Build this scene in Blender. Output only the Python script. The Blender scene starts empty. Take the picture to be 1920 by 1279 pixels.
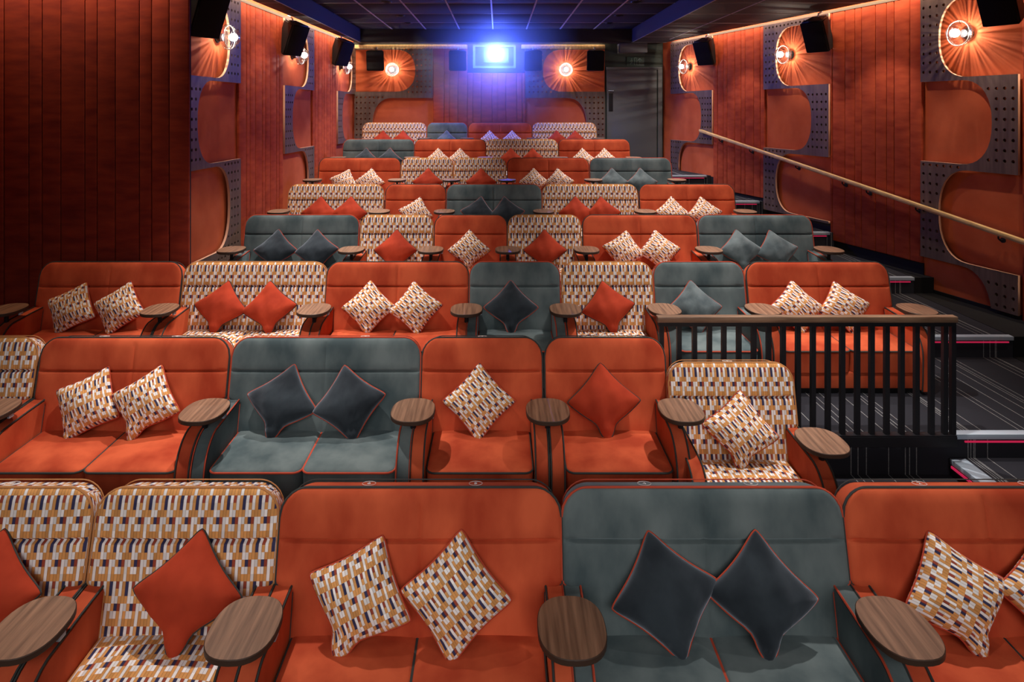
import bpy, math, random
from mathutils import Vector, Matrix
R = random.Random(7)
sc = bpy.context.scene
COL = sc.collection
FPX, VX, VY = 1250.0, 934.0, 207.0      # focal length in pixels, vanishing point of the depth lines (1920 x 1279 frame)

# ------------------------------------------------------------------ camera, world, exposure
cam = bpy.data.objects.new('camera', bpy.data.cameras.new('camera'))
COL.objects.link(cam)
cam.data.sensor_width = 36.0
cam.data.lens = FPX / 1920 * 36
cam.data.shift_x = (960 - VX) / 1920
cam.data.shift_y = -(639.5 - VY) / 1920
cam.data.clip_start = 0.05
cam.rotation_euler = (math.pi / 2, 0, 0)
sc.camera = cam
w = bpy.data.worlds.new('world'); sc.world = w; w.use_nodes = True
w.node_tree.nodes['Background'].inputs[0].default_value = (0.5, 0.55, 0.65, 1)
w.node_tree.nodes['Background'].inputs[1].default_value = 0.02
sc.view_settings.view_transform = 'Standard'
sc.view_settings.look = 'None'
sc.view_settings.gamma = 1.0
sc.view_settings.use_curve_mapping = False
sc.view_settings.exposure = 0.0
sc.cycles.use_denoising = True
sc.cycles.max_bounces = 5
sc.cycles.diffuse_bounces = 3
sc.cycles.transparent_max_bounces = 8
sc.cycles.sample_clamp_indirect = 4.0
sc.cycles.volume_step_rate = 2.0

H = 1.389        # soffit height above the eye
HC = 1.652       # coffer ceiling height

def lamp(name, kind, loc, energy, color, rot=(0, 0, 0), parent=None, **kw):
    d = bpy.data.lights.new(name, kind)
    d.energy = energy; d.color = color
    for k, v in kw.items(): setattr(d, k, v)
    o = bpy.data.objects.new(name, d); COL.objects.link(o)
    o.location = loc; o.rotation_euler = rot
    if parent: o.parent = parent
    return o

# soft fill added at the unseen screen's place, tilted down to the front rows
lamp('front_fill_light', 'AREA', (0.0, -2.2, 0.4), 40, (1.0, 0.95, 0.93), (math.radians(63), 0, 0), shape='RECTANGLE', size=6.0, size_y=2.4, spread=math.radians(66))
# downlights of the coffer: two lines
DOWN = []
for iy, yy in enumerate((2.7, 4.18, 5.67, 7.16, 8.65, 10.15, 11.6, 12.6)):
    for xx in (-1.7, 2.1):
        e = (45, 330, 360, 340, 290, 250, 220, 150)[iy]
        DOWN.append((xx, yy, e))
        lamp('downlight_beam', 'SPOT', (xx, yy, HC - 0.05), e, (1.0, 0.93, 0.88), (0, 0, 0),
             spot_size=math.radians((70, 68, 70, 73, 77, 82, 90, 104)[iy]), spot_blend=0.7, shadow_soft_size=0.04)
# wall washers in the side soffits
for yy in (5.4, 6.8, 8.2, 9.6, 11.0, 12.4):
    lamp('wall_washer_beam', 'SPOT', (7.10 - 0.26 * yy - 0.66, yy, H - 0.02), 52, (1.0, 0.84, 0.72), (0, 0, 0), spot_size=math.radians(86), spot_blend=0.5, shadow_soft_size=0.025)
for yy in (7.4, 8.9, 10.4, 11.9, 13.2):
    lamp('wall_washer_beam', 'SPOT', (-3.53 + 0.035 * yy + 0.42, yy, H - 0.02), 22, (1.0, 0.84, 0.72), (0, 0, 0), spot_size=math.radians(86), spot_blend=0.5, shadow_soft_size=0.025)

# ------------------------------------------------------------------ materials
def lin(r, g, b):
    f = lambda c: ((c / 255 + 0.055) / 1.055) ** 2.4 if c > 10 else c / 255 / 12.92
    return (f(r), f(g), f(b), 1)

class NT:
    def __init__(s, name):
        s.m = bpy.data.materials.new(name); s.m.use_nodes = True
        s.t = s.m.node_tree; s.n = s.t.nodes; s.b = s.n['Principled BSDF']
    def new(s, typ, **kw):
        n = s.n.new(typ)
        for k, v in kw.items(): setattr(n, k, v)
        return n
    def link(s, a, b): s.t.links.new(a, b)
    def math(s, op, a, b=None):
        n = s.new('ShaderNodeMath', operation=op)
        for i, v in enumerate((a, b)):
            if v is None: continue
            if isinstance(v, (int, float)): n.inputs[i].default_value = v
            else: s.link(v, n.inputs[i])
        return n.outputs[0]
    def set(s, **kw):
        for k, v in kw.items(): s.b.inputs[k.replace('_', ' ')].default_value = v
        return s

def plain(name, c, rough=0.6, metal=0.0, emit=None, es=1.0, spec=0.3):
    t = NT(name); t.set(Base_Color=c, Roughness=rough, Metallic=metal)
    t.b.inputs['Specular IOR Level'].default_value = spec
    if emit: t.b.inputs['Emission Color'].default_value = emit; t.b.inputs['Emission Strength'].default_value = es
    return t.m

def noisy(name, c1, c2, scale=6.0, rough=0.85, sheen=0.0, bump=0.0, stretch=(1, 1, 1), detail=5, lo=0.35, hi=0.65, sheen_tint=None):
    t = NT(name); tc = t.new('ShaderNodeTexCoord'); mp = t.new('ShaderNodeMapping'); nz = t.new('ShaderNodeTexNoise')
    rp = t.new('ShaderNodeValToRGB')
    geo = t.new('ShaderNodeObjectInfo')
    t.link(tc.outputs['Object'], mp.inputs['Vector']); mp.inputs['Scale'].default_value = stretch
    ad = t.new('ShaderNodeVectorMath', operation='ADD'); t.link(mp.outputs[0], ad.inputs[0])
    sc_ = t.math('MULTIPLY', geo.outputs['Random'], 37.0); cb = t.new('ShaderNodeCombineXYZ')
    for i in range(3): t.link(sc_, cb.inputs[i])
    t.link(cb.outputs[0], ad.inputs[1]); t.link(ad.outputs[0], nz.inputs['Vector'])
    nz.inputs['Scale'].default_value = scale; nz.inputs['Detail'].default_value = detail
    t.link(nz.outputs[0], rp.inputs[0])
    rp.color_ramp.elements[0].position = lo; rp.color_ramp.elements[0].color = c1
    rp.color_ramp.elements[1].position = hi; rp.color_ramp.elements[1].color = c2
    t.link(rp.outputs[0], t.b.inputs['Base Color'])
    t.set(Roughness=rough); t.b.inputs['Specular IOR Level'].default_value = 0.15
    if sheen:
        t.b.inputs['Sheen Weight'].default_value = sheen; t.b.inputs['Sheen Roughness'].default_value = 0.45
        t.b.inputs['Sheen Tint'].default_value = sheen_tint or c2
    if bump:
        bp = t.new('ShaderNodeBump'); bp.inputs['Strength'].default_value = bump; bp.inputs['Distance'].default_value = 0.01
        t.link(nz.outputs[0], bp.inputs['Height']); t.link(bp.outputs[0], t.b.inputs['Normal'])
    return t.m

def pattern_mat():
    t = NT('patterned_weave'); uv = t.new('ShaderNodeUVMap'); sp = t.new('ShaderNodeSeparateXYZ')
    t.link(uv.outputs[0], sp.inputs[0])
    x = t.math('DIVIDE', sp.outputs[0], 0.0142); y = t.math('DIVIDE', sp.outputs[1], 0.029)
    x = t.math('ADD', x, 500.0); y = t.math('ADD', y, 500.0)
    i = t.math('FLOOR', x); fx = t.math('FRACT', x)
    # a slight shift from each group of columns to the next
    j = t.math('FLOOR', y)
    im = t.math('FLOORED_MODULO', i, 5.0); jm = t.math('FLOORED_MODULO', j, 6.0)
    idx = t.math('ADD', t.math('MULTIPLY', jm, 5.0), im)
    f = t.math('DIVIDE', t.math('ADD', idx, 0.5), 30.0)
    rows = ['RWTNW', 'TTWTT', 'WTWTW', 'NRWWT', 'WTTTW', 'TWTNW']
    colr = {'W': lin(244, 238, 236), 'T': lin(220, 156, 92), 'N': lin(58, 58, 92), 'R': lin(160, 74, 54)}
    rp = t.new('ShaderNodeValToRGB'); cr = rp.color_ramp; cr.interpolation = 'CONSTANT'
    els = cr.elements
    seq = ''.join(rows)
    els[0].position = 0.0; els[0].color = colr[seq[0]]
    els[1].position = 29 / 30; els[1].color = colr[seq[29]]
    for k in range(1, 29):
        e = els.new(k / 30); e.color = colr[seq[k]]
    t.link(f, rp.inputs[0])
    ln = t.math('LESS_THAN', fx, 0.12)
    mx = t.new('ShaderNodeMix', data_type='RGBA', blend_type='MIX')
    t.link(t.math('MULTIPLY', ln, 0.6), mx.inputs[0]); t.link(rp.outputs[0], mx.inputs[6]); mx.inputs[7].default_value = lin(96, 52, 38)
    wn = t.new('ShaderNodeTexWhiteNoise', noise_dimensions='2D'); cb = t.new('ShaderNodeCombineXYZ')
    t.link(i, cb.inputs[0]); t.link(j, cb.inputs[1]); t.link(cb.outputs[0], wn.inputs[0])
    v = t.math('ADD', t.math('MULTIPLY', wn.outputs[0], 0.3), 0.8)
    m2 = t.new('ShaderNodeMix', data_type='RGBA', blend_type='MULTIPLY'); m2.inputs[0].default_value = 1
    t.link(mx.outputs[2], m2.inputs[6]); t.link(v, m2.inputs[7])
    t.link(m2.outputs[2], t.b.inputs['Base Color'])
    t.set(Roughness=0.85); t.b.inputs['Specular IOR Level'].default_value = 0.15
    return t.m

def wood(name, c1, c2, scale=9.0, rough=0.4, axis=(9, 1, 9)):
    t = NT(name); tc = t.new('ShaderNodeTexCoord'); mp = t.new('ShaderNodeMapping'); mp.inputs['Scale'].default_value = axis
    oi = t.new('ShaderNodeObjectInfo'); ad = t.new('ShaderNodeVectorMath', operation='ADD'); cb = t.new('ShaderNodeCombineXYZ')
    k = t.math('MULTIPLY', oi.outputs['Random'], 53.0)
    for i in range(3): t.link(k, cb.inputs[i])
    t.link(tc.outputs['Object'], mp.inputs[0]); t.link(mp.outputs[0], ad.inputs[0]); t.link(cb.outputs[0], ad.inputs[1])
    wv = t.new('ShaderNodeTexWave', wave_type='BANDS', bands_direction='X'); wv.inputs['Scale'].default_value = scale * 0.1
    wv.inputs['Distortion'].default_value = 14.0; wv.inputs['Detail'].default_value = 2.0; wv.inputs['Detail Scale'].default_value = 0.5
    nz = t.new('ShaderNodeTexNoise'); nz.inputs['Scale'].default_value = scale; nz.inputs['Detail'].default_value = 6
    t.link(ad.outputs[0], wv.inputs['Vector']); t.link(ad.outputs[0], nz.inputs['Vector'])
    rp = t.new('ShaderNodeValToRGB'); rp.color_ramp.elements[0].color = c1; rp.color_ramp.elements[1].color = c2
    rp.color_ramp.elements[0].position = 0.3; rp.color_ramp.elements[1].position = 0.72
    t.link(t.math('ADD', t.math('MULTIPLY', wv.outputs[1], 0.16), t.math('MULTIPLY', nz.outputs[0], 0.84)), rp.inputs[0])
    t.link(rp.outputs[0], t.b.inputs['Base Color']); t.set(Roughness=rough)
    return t.m

def carpet_mat():
    t = NT('striped_carpet'); tc = t.new('ShaderNodeTexCoord'); sp = t.new('ShaderNodeSeparateXYZ')
    t.link(tc.outputs['Object'], sp.inputs[0])
    x = t.math('ADD', sp.outputs[0], 60.0)
    def line(period, off, wd):
        f = t.math('FRACT', t.math('DIVIDE', t.math('ADD', x, off), period))
        return t.math('LESS_THAN', f, wd / period)
    acc = line(0.42, 0.0, 0.006)
    for p, o in ((0.42, 0.05), (0.59, 0.21), (0.59, 0.33), (0.77, 0.5)):
        acc = t.math('MAXIMUM', acc, line(p, o, 0.006))
    nz = t.new('ShaderNodeTexNoise'); nz.inputs['Scale'].default_value = 90; t.link(tc.outputs['Object'], nz.inputs['Vector'])
    br = t.math('MULTIPLY', acc, t.math('ADD', nz.outputs[0], 0.25))
    mx = t.new('ShaderNodeMix', data_type='RGBA'); t.link(br, mx.inputs[0])
    mx.inputs[6].default_value = lin(46, 46, 52); mx.inputs[7].default_value = lin(150, 150, 150)
    t.link(mx.outputs[2], t.b.inputs['Base Color']); t.set(Roughness=0.95); t.b.inputs['Specular IOR Level'].default_value = 0.1
    return t.m

def glass_mat():
    t = NT('clear_fluted_glass'); tr = t.new('ShaderNodeBsdfTransparent'); gl = t.new('ShaderNodeBsdfGlossy'); mx = t.new('ShaderNodeMixShader')
    gl.inputs['Roughness'].default_value = 0.08; tr.inputs[0].default_value = (0.9, 0.92, 0.95, 1)
    lw = t.new('ShaderNodeLayerWeight'); lw.inputs[0].default_value = 0.35
    t.link(t.math('ADD', t.math('MULTIPLY', lw.outputs[1], 0.6), 0.12), mx.inputs[0])
    t.link(tr.outputs[0], mx.inputs[1]); t.link(gl.outputs[0], mx.inputs[2]); t.link(mx.outputs[0], t.n['Material Output'].inputs[0])
    return t.m

M = {}
M['O'] = noisy('orange_velvet', lin(172, 64, 38), lin(212, 96, 60), 4.5, stretch=(1.0, 1.0, 0.5), detail=10, lo=0.36, hi=0.64, bump=0.06, sheen=0.3, sheen_tint=lin(255, 130, 80))
M['G'] = noisy('grey_green_velvet', lin(70, 83, 86), lin(112, 123, 123), 4.5, stretch=(1.0, 1.0, 0.5), detail=10, lo=0.34, hi=0.66, bump=0.06, sheen=0.4, sheen_tint=lin(170, 190, 195))
M['P'] = pattern_mat()
M['Gc'] = noisy('charcoal_velvet', lin(30, 36, 42), lin(50, 58, 64), 5.0, sheen=1.0, sheen_tint=lin(200, 210, 225), bump=0.35)
M['Oc'] = noisy('orange_cushion_velvet', lin(152, 48, 28), lin(182, 64, 38), 5.0, sheen=0.3, sheen_tint=lin(255, 130, 80), bump=0.3)
M['Gl'] = noisy('grey_green_cushion_velvet', lin(66, 76, 80), lin(104, 114, 116), 6.0, sheen=0.8, sheen_tint=lin(200, 210, 215), bump=0.35)
M['pipe_dark'] = plain('dark_grey_piping', lin(58, 60, 58), 0.8)
M['pipe_red'] = plain('orange_piping', lin(186, 72, 48), 0.8)
M['pipe_tan'] = plain('tan_piping', lin(190, 130, 80), 0.8)
M['walnut'] = wood('walnut_veneer', lin(106, 76, 58), lin(160, 120, 94), 3.0, 0.45, (24, 1.3, 24))
M['walnut_rim_shade'] = plain('shaded_walnut_edge', lin(66, 48, 38), 0.5)  # walnut darkened: the shadow on the table's edge is in the colour
M['oak'] = wood('pale_oak', lin(196, 160, 106), lin(226, 194, 140), 5.0, 0.4)
M['railwood'] = wood('brown_rail_timber', lin(104, 78, 60), lin(146, 116, 92), 5.0, 0.4, (1, 9, 9))
M['black'] = plain('black_painted_metal', lin(28, 28, 32), 0.45)
M['plinth'] = plain('black_plinth', lin(22, 22, 25), 0.7)
M['silver'] = plain('brushed_aluminium', lin(190, 205, 220), 0.45, 0.3)
M['carpet'] = carpet_mat()
M['edge'] = plain('dark_vinyl_border', lin(13, 13, 15), 0.8)
M['felt'] = noisy('orange_felt', lin(188, 88, 52), lin(204, 102, 64), 3.0, bump=0.05)
M['fabric'] = noisy('rust_velvet_wallcover', lin(152, 56, 36), lin(196, 88, 54), 2.2, sheen=0.12, stretch=(1.5, 1.5, 6), detail=9, lo=0.25, hi=0.75)
M['fabric_dim'] = noisy('rust_velvet_wallcover_dim', lin(112, 34, 30), lin(156, 60, 38), 2.2, sheen=0.15, stretch=(1.5, 1.5, 6), detail=9, lo=0.25, hi=0.75, sheen_tint=lin(230, 110, 60))  # wall fabric with the return wall's dimmer light put into its colour
M['plate'] = wood('dark_stained_ply', lin(84, 66, 58), lin(112, 92, 82), 3.0, 0.55, (9, 9, 1))
M['ply'] = plain('light_ply_edge', lin(226, 176, 146), 0.6)
M['trimgrey'] = plain('pale_cove_trim', lin(120, 108, 96), 0.7)
M['tile'] = plain('black_ceiling_tile', lin(32, 31, 36), 0.85)
M['tbar'] = plain('ceiling_grid_bar', lin(165, 158, 160), 0.6)
M['soffit'] = plain('dark_soffit', lin(44, 40, 44), 0.7)
M['door'] = plain('charcoal_door_paint', lin(96, 98, 104), 0.7)
M['darkgreen'] = plain('dark_green_grey_paint', lin(52, 60, 58), 0.7)
M['backplate'] = plain('dark_void', lin(20, 16, 16), 0.9)
M['speaker'] = plain('black_speaker_cabinet', lin(30, 30, 33), 0.55)
M['grille'] = plain('black_speaker_cloth', lin(18, 18, 20), 0.9)
M['glass'] = glass_mat()
M['bulb'] = plain('lit_bulb', (1, 1, 1, 1), 0.5, emit=(1, 0.97, 0.93, 1), es=6)
M['chrome'] = plain('polished_chrome', lin(210, 210, 215), 0.2, 1.0)
M['led'] = plain('red_led_strip', lin(120, 10, 40), 0.5, emit=(0.9, 0.03, 0.12, 1), es=0.45)
M['lens'] = plain('lit_projector_lens', (1, 1, 1, 1), 0.3, emit=(0.55, 0.65, 1.0, 1), es=60)
M['projbody'] = plain('projector_housing', lin(90, 92, 100), 0.5)
M['portframe'] = plain('projection_port_frame', lin(150, 160, 175), 0.5)
M['white'] = plain('white_print', lin(235, 230, 225), 0.6)
M['downtrim'] = plain('downlight_trim', lin(30, 30, 32), 0.5)
M['downlit'] = plain('downlight_lamp', (1, 1, 1, 1), 0.5, emit=(1, 0.9, 0.8, 1), es=3)
M['exitface'] = plain('dim_exit_sign_face', lin(44, 60, 56), 0.5)
M['exitglyph'] = plain('exit_sign_print', lin(96, 118, 110), 0.5)

# ------------------------------------------------------------------ object helpers
def mesh_obj(name, data, parent=None):
    o = bpy.data.objects.new(name, data); COL.objects.link(o)
    if parent: o.parent = parent
    return o

def mk(name, V, F, mats, uv=None, fm=None, smooth=True, angle=38):
    me = bpy.data.meshes.new(name)
    me.from_pydata([tuple(v) for v in V], [], F)
    for m in (mats if isinstance(mats, (list, tuple)) else [mats]): me.materials.append(m)
    if fm: me.polygons.foreach_set('material_index', fm)
    if uv:
        l = me.uv_layers.new(name='UVMap')
        for lp in me.loops: l.data[lp.index].uv = uv[lp.vertex_index]
    me.validate(); me.update()
    if smooth:
        me.polygons.foreach_set('use_smooth', [True] * len(me.polygons))
        me.set_sharp_from_angle(angle=math.radians(angle))
    return me

def fix_normals(me):
    import bmesh
    b = bmesh.new(); b.from_mesh(me); bmesh.ops.recalc_face_normals(b, faces=b.faces[:]); b.to_mesh(me); b.free()
    return me

def tag(o, label, cat, group=None, kind=None):
    o['label'] = label
    if cat: o['category'] = cat
    if group: o['group'] = group
    if kind: o['kind'] = kind
    return o

def empty(name, loc=(0, 0, 0), rz=0):
    o = bpy.data.objects.new(name, None); COL.objects.link(o); o.location = loc; o.rotation_euler = (0, 0, rz); o.empty_display_size = 0.1
    return o

class MB:
    def __init__(s): s.V = []; s.F = []; s.fm = []
    def add(s, V, F, mi=0):
        k = len(s.V); s.V += [Vector(v) for v in V]; s.F += [[i + k for i in f] for f in F]; s.fm += [mi] * len(F); return s
    def box(s, x0, x1, y0, y1, z0, z1, b=0.0, mi=0, T=None):
        """a box, chamfered by b"""
        if b <= 0:
            V = [(x, y, z) for x in (x0, x1) for y in (y0, y1) for z in (z0, z1)]
            F = [[0, 1, 3, 2], [4, 6, 7, 5], [0, 4, 5, 1], [2, 3, 7, 6], [0, 2, 6, 4], [1, 5, 7, 3]]
        else:
            import bmesh
            bm = bmesh.new(); bmesh.ops.create_cube(bm, size=1)
            for v in bm.verts:
                v.co = Vector(((x0 + x1) / 2 + v.co.x * (x1 - x0), (y0 + y1) / 2 + v.co.y * (y1 - y0), (z0 + z1) / 2 + v.co.z * (z1 - z0)))
            bmesh.ops.bevel(bm, geom=bm.edges[:], offset=b, segments=2, affect='EDGES', profile=0.6)
            bm.verts.index_update()
            V = [v.co.copy() for v in bm.verts]; F = [[v.index for v in f.verts] for f in bm.faces]; bm.free()
        if T: V = [T(*v) for v in V]
        return s.add(V, F, mi)
    def tube(s, P, r, n=6, closed=False, caps=True, mi=0):
        P = [Vector(p) for p in P]; L = len(P); V = []; F = []
        prev = None
        for i, p in enumerate(P):
            a = P[i - 1] if (i or closed) else P[i]; b = P[(i + 1) % L] if (i < L - 1 or closed) else P[i]
            d = (b - a).normalized() if (b - a).length > 1e-9 else Vector((0, 0, 1))
            if prev is None:
                up = Vector((0, 0, 1)) if abs(d.z) < 0.9 else Vector((1, 0, 0))
                e = d.cross(up).normalized()
            else:
                e = (prev - d * prev.dot(d)); e = e.normalized() if e.length > 1e-6 else d.orthogonal().normalized()
            prev = e; g = d.cross(e)
            rr = r[i] if isinstance(r, (list, tuple)) else r
            for k in range(n):
                t = 2 * math.pi * k / n; V.append(p + (e * math.cos(t) + g * math.sin(t)) * rr)
        for i in range(L if closed else L - 1):
            for k in range(n):
                a = i * n + k; b = i * n + (k + 1) % n; c = ((i + 1) % L) * n + (k + 1) % n; d_ = ((i + 1) % L) * n + k
                F.append([a, b, c, d_])
        if caps and not closed:
            F.append(list(range(n))[::-1]); F.append([(L - 1) * n + k for k in range(n)])
        return s.add(V, F, mi)
    def lathe(s, prof, n=24, T=None, mi=0, flute=0.0, ncyc=0):
        """prof: [(r, z)] turned round z"""
        V = []; F = []
        for i, (r, z) in enumerate(prof):
            for k in range(n):
                t = 2 * math.pi * k / n; q = r * (1 + (flute if k % 2 else 0))
                V.append((q * math.cos(t), q * math.sin(t), z))
        for i in range(len(prof) - 1):
            for k in range(n):
                F.append([i * n + k, i * n + (k + 1) % n, (i + 1) * n + (k + 1) % n, (i + 1) * n + k])
        if T: V = [T(*v) for v in V]
        return s.add(V, F, mi)
    def prism(s, poly, T, a, b, mi=0, side=None):
        """poly [(u,v)] swept from a to b; T(u,v,h)"""
        n = len(poly)
        V = [T(u, v, a) for u, v in poly] + [T(u, v, b) for u, v in poly]
        F = [list(range(n))[::-1], [n + i for i in range(n)]]
        s.add(V, F, mi)
        k = len(s.V) - 2 * n
        for i in range(n):
            s.F.append([k + i, k + (i + 1) % n, k + n + (i + 1) % n, k + n + i]); s.fm.append(mi if side is None else side)
        return s
    def mesh(s, name, mats, smooth=True, uv=None, angle=38):
        return fix_normals(mk(name, s.V, s.F, mats, fm=s.fm, smooth=smooth, uv=uv, angle=angle))

def slab(rows, us, front, thick, r, T, inset=0.0, uvf=None):
    """closed padded solid: rows = [(v, half width)], front(x, v) = extra height; T maps (x, v, w) to space.
    returns V, F, UV, ring (front boundary, in order)"""
    V = []; UV = []; nc = len(us); nr = len(rows)
    v0, v1 = rows[0][0], rows[-1][0]
    def bulge(d):
        k = 1 - min(1.0, d / r); return -r * (1 - math.sqrt(max(0, 1 - k * k)))
    for (v, hw) in rows:
        for u in us:
            x = u * hw
            d = min((1 - abs(u)) * hw, abs(v - v0), abs(v1 - v))
            wv = bulge(d) + front(x, v, hw) * min(1.0, d / 0.05)
            V.append(T(x, v, wv)); UV.append((x, v))
    k = len(V)
    vm = (v0 + v1) / 2
    for (v, hw) in rows:
        for u in us:
            vv = v + (inset if v < vm else -inset) * (abs(v - vm) / (abs(v1 - v0) / 2)); x = u * (hw - inset)
            V.append(T(x, vv, -thick)); UV.append((x, v + thick))
    F = []
    for i in range(nr - 1):
        for j in range(nc - 1):
            a = i * nc + j
            F.append([a, a + 1, a + nc + 1, a + nc]); F.append([k + a + nc, k + a + nc + 1, k + a + 1, k + a])
    ring = [j for j in range(nc)] + [i * nc + nc - 1 for i in range(1, nr)] + [(nr - 1) * nc + j for j in range(nc - 2, -1, -1)] + [i * nc for i in range(nr - 2, 0, -1)]
    # a band of its own for the sides, so its pattern runs on
    m = len(ring); b = len(V)
    for t in ring: V.append(V[t]); UV.append((UV[t][0], UV[t][1]))
    for t in ring:
        V.append(V[k + t]); UV.append((UV[t][0] + (thick if abs(UV[t][0]) > 0.9 * max(1e-6, rows[len(rows) // 2][1]) else 0), UV[t][1] + thick))
    for i in range(m):
        F.append([b + i, b + (i + 1) % m, b + m + (i + 1) % m, b + m + i])
    return V, F, UV, [V[i] for i in ring]

# ------------------------------------------------------------------ the room
def frame_wall(px, py, dx, dy, nx, ny):
    return lambda s, z, w_: Vector((px + dx * s + nx * w_, py + dy * s + ny * w_, z))
KR = math.sqrt(1 + 0.26 ** 2); KL = math.sqrt(1 + 0.035 ** 2)
# s runs with depth: s = Y * K
WR = frame_wall(7.10, 0, -0.26 / KR, 1 / KR, -1 / KR, -0.26 / KR)
WL = frame_wall(-3.53, 0, 0.035 / KL, 1 / KL, 1 / KL, -0.035 / KL)
WB = frame_wall(0, 14.0, 1, 0, 0, -1)          # back wall, s = X
FY = 6.45
WF = frame_wall(0, FY, 1, 0, 0, -1)            # the return wall left of the seats
XL = -5.45
WN = frame_wall(XL, 0, 0, 1, 1, 0)
yr = lambda px: 7.10 / ((px - VX) / FPX + 0.26)
yl = lambda px: 3.53 / ((VX - px) / FPX + 0.035)

def solid(T, s0, s1, z0, z1, w0, w1, b=0.0):
    return MB().box(s0, s1, z0, z1, w0, w1, b=b, T=T)

def structure(name, mb, mats, label, cat, smooth=False):
    o = mesh_obj(name, mb.mesh(name, mats, smooth=smooth))
    return tag(o, label, cat, kind='structure')

ROWY = [915, 633, 491, 403, 345.5, 296, 261, 230]
D = [3.07 + 1.495 * i for i in range(8)]
ZT = [-(y - VY) * d / FPX for y, d in zip(ROWY, D)]
HB = 0.95
FZ = [z - HB for z in ZT]
EDGE = [None] + [D[i - 1] + 0.22 for i in range(1, 8)]     # front edge of each row's platform
LOWZ = -1.665 - HB                                          # the lower bay in front of the railing

wall_right = structure('wall_right', MB().box(0, 14.05 * KR, -4.2, H + 0.12, -0.15, 0.0, T=WR), [M['felt']], 'orange felt wall with perforated wooden panels beside the stepped aisle', 'wall')
wall_left = structure('wall_left', MB().box(FY * KL, 14.05 * KL, -4.2, H + 0.12, -0.15, 0.0, T=WL), [M['felt']], 'orange felt wall along the left ends of the rear rows', 'wall')
wall_return = structure('wall_left_return', MB().box(XL - 0.1, -2.985, -4.2, HC + 0.3, -0.03, 0.0, T=WF), [M['backplate']], 'rust fabric wall behind the third row sofa at the left', 'wall')
wall_near = structure('wall_left_near', MB().box(-2.6, FY, -4.2, HC + 0.3, -0.15, 0.0, T=WN), [M['fabric']], 'rust fabric side wall beside the front rows', 'wall')
wall_back = structure('wall_back', MB().box(-3.3, 4.2, -4.2, H + 0.3, -0.15, 0.0, T=WB), [M['darkgreen']], 'back wall with the projection port and the exit door', 'wall')
wall_front = structure('wall_front', MB().box(XL - 0.1, 7.6, -4.2, HC + 0.3, -0.15, 0.0, T=frame_wall(0, -2.6, 1, 0, 0, 1)), [M['backplate']], 'dark wall behind the screen', 'wall')

# floor: terraces, one per row, with nosings on the aisle
AISLE = 4.85
fb = MB()
XR_ = 7.4
xa_left = [AISLE] * 8
def terrace(y0, y1, z, x0, x1, zb):
    fb.box(x0, x1, y0, y1, zb, z)
lims = [-2.6] + EDGE[1:] + [14.05]
for i in range(8):
    y0, y1, z = lims[i], lims[i + 1], FZ[i]
    if i == 1:
        terrace(y0, y1, z, XL, 1.22, -4.2); terrace(y0, y1, LOWZ, 1.22, 3.24, -4.2); terrace(y0, y1, LOWZ + 0.12, 3.24, XR_, -4.2)
    elif i == 0:
        terrace(y0, y1, z, XL, XR_, -4.2)
    else:
        terrace(y0, y1, z, XL, XR_, -4.2)
floor = structure('floor', fb, [M['carpet']], 'stepped floor of charcoal carpet with thin pale stripes', 'floor')
bd = MB()
for i in range(2, 8):
    y0, y1, z = lims[i], lims[i + 1], FZ[i]
    bd.box(AISLE, XR_, y0 - 0.004, y1, z - 0.35, z + 0.004)
mesh_obj('border_strip', bd.mesh('border_strip', [M['edge']], smooth=False), floor)

def nosing(x0, x1, y, z, along='x'):
    if along == 'x':
        m = MB().box(x0, x1, y - 0.012, y + 0.055, z - 0.03, z + 0.006, b=0.003)
        l = MB().box(x0 + 0.1, x1 - 0.05, y - 0.018, y - 0.010, z - 0.050, z - 0.039)
    else:
        m = MB().box(y - 0.012, y + 0.10, x0, x1, z - 0.03, z + 0.006, b=0.003)
        l = MB().box(y - 0.018, y - 0.010, x0 + 0.05, x1 - 0.02, z - 0.052, z - 0.036)
    o = mesh_obj('step_nosing', m.mesh('step_nosing', [M['silver']]), floor)
    e = mesh_obj('led_strip', l.mesh('led_strip', [M['led']], smooth=False), o); e['label'] = 'glowing red light strip under the step edge'
RIGHT_END = [0, 0, 3.67, 3.60, 3.60, 3.30, 2.82, 2.45]
nosing(3.24, 5.9, EDGE[2], FZ[2])
for i in range(3, 8):
    nosing(RIGHT_END[i], min(AISLE, 7.02 - 0.26 * EDGE[i]), EDGE[i], FZ[i])
nosing(2.9, EDGE[2] - 0.02, 3.24, LOWZ + 0.12, 'y')

# skirting below the right wall panels: a black board stepping with the panels
SECR = [(5.0, yr(1917) + 0.0, -2.30), (yr(1917), yr(1733), -2.09), (yr(1733), yr(1560), -1.81), (yr(1560), yr(1437), -1.585), (yr(1437), yr(1340), -1.417), (yr(1340), yr(1262), -1.215)]
sk = MB()
for a, b, z in SECR + [(0.0, 5.0, -2.5)]:
    sk.box(a * KR, b * KR, -4.2, z, 0.0, 0.012, T=WR)
o = structure('baseboard_right', sk, [M['plinth']], 'black skirting stepping up below the right wall panels', 'skirting')

# fabric boards
BW = (0.115, 0.174, 0.23)
def boards(T, s0, s1, z0, z1, parent, widths=None, mat='fabric', w1=0.032):
    s = s0; k = R.randrange(3); cuts = [s0]
    if widths: cuts = widths
    else:
        while cuts[-1] < s1 - 0.02:
            cuts.append(min(s1, cuts[-1] + BW[k % 3])); k += 1
    for a, b in zip(cuts[:-1], cuts[1:]):
        if b - a < 0.03: continue
        m = MB().box(a + 0.004, b - 0.004, z0, z1, 0.002, w1, b=0.010, T=T)
        mesh_obj('fabric_panel', m.mesh('fabric_panel', [M[mat]], angle=60), parent)

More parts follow.
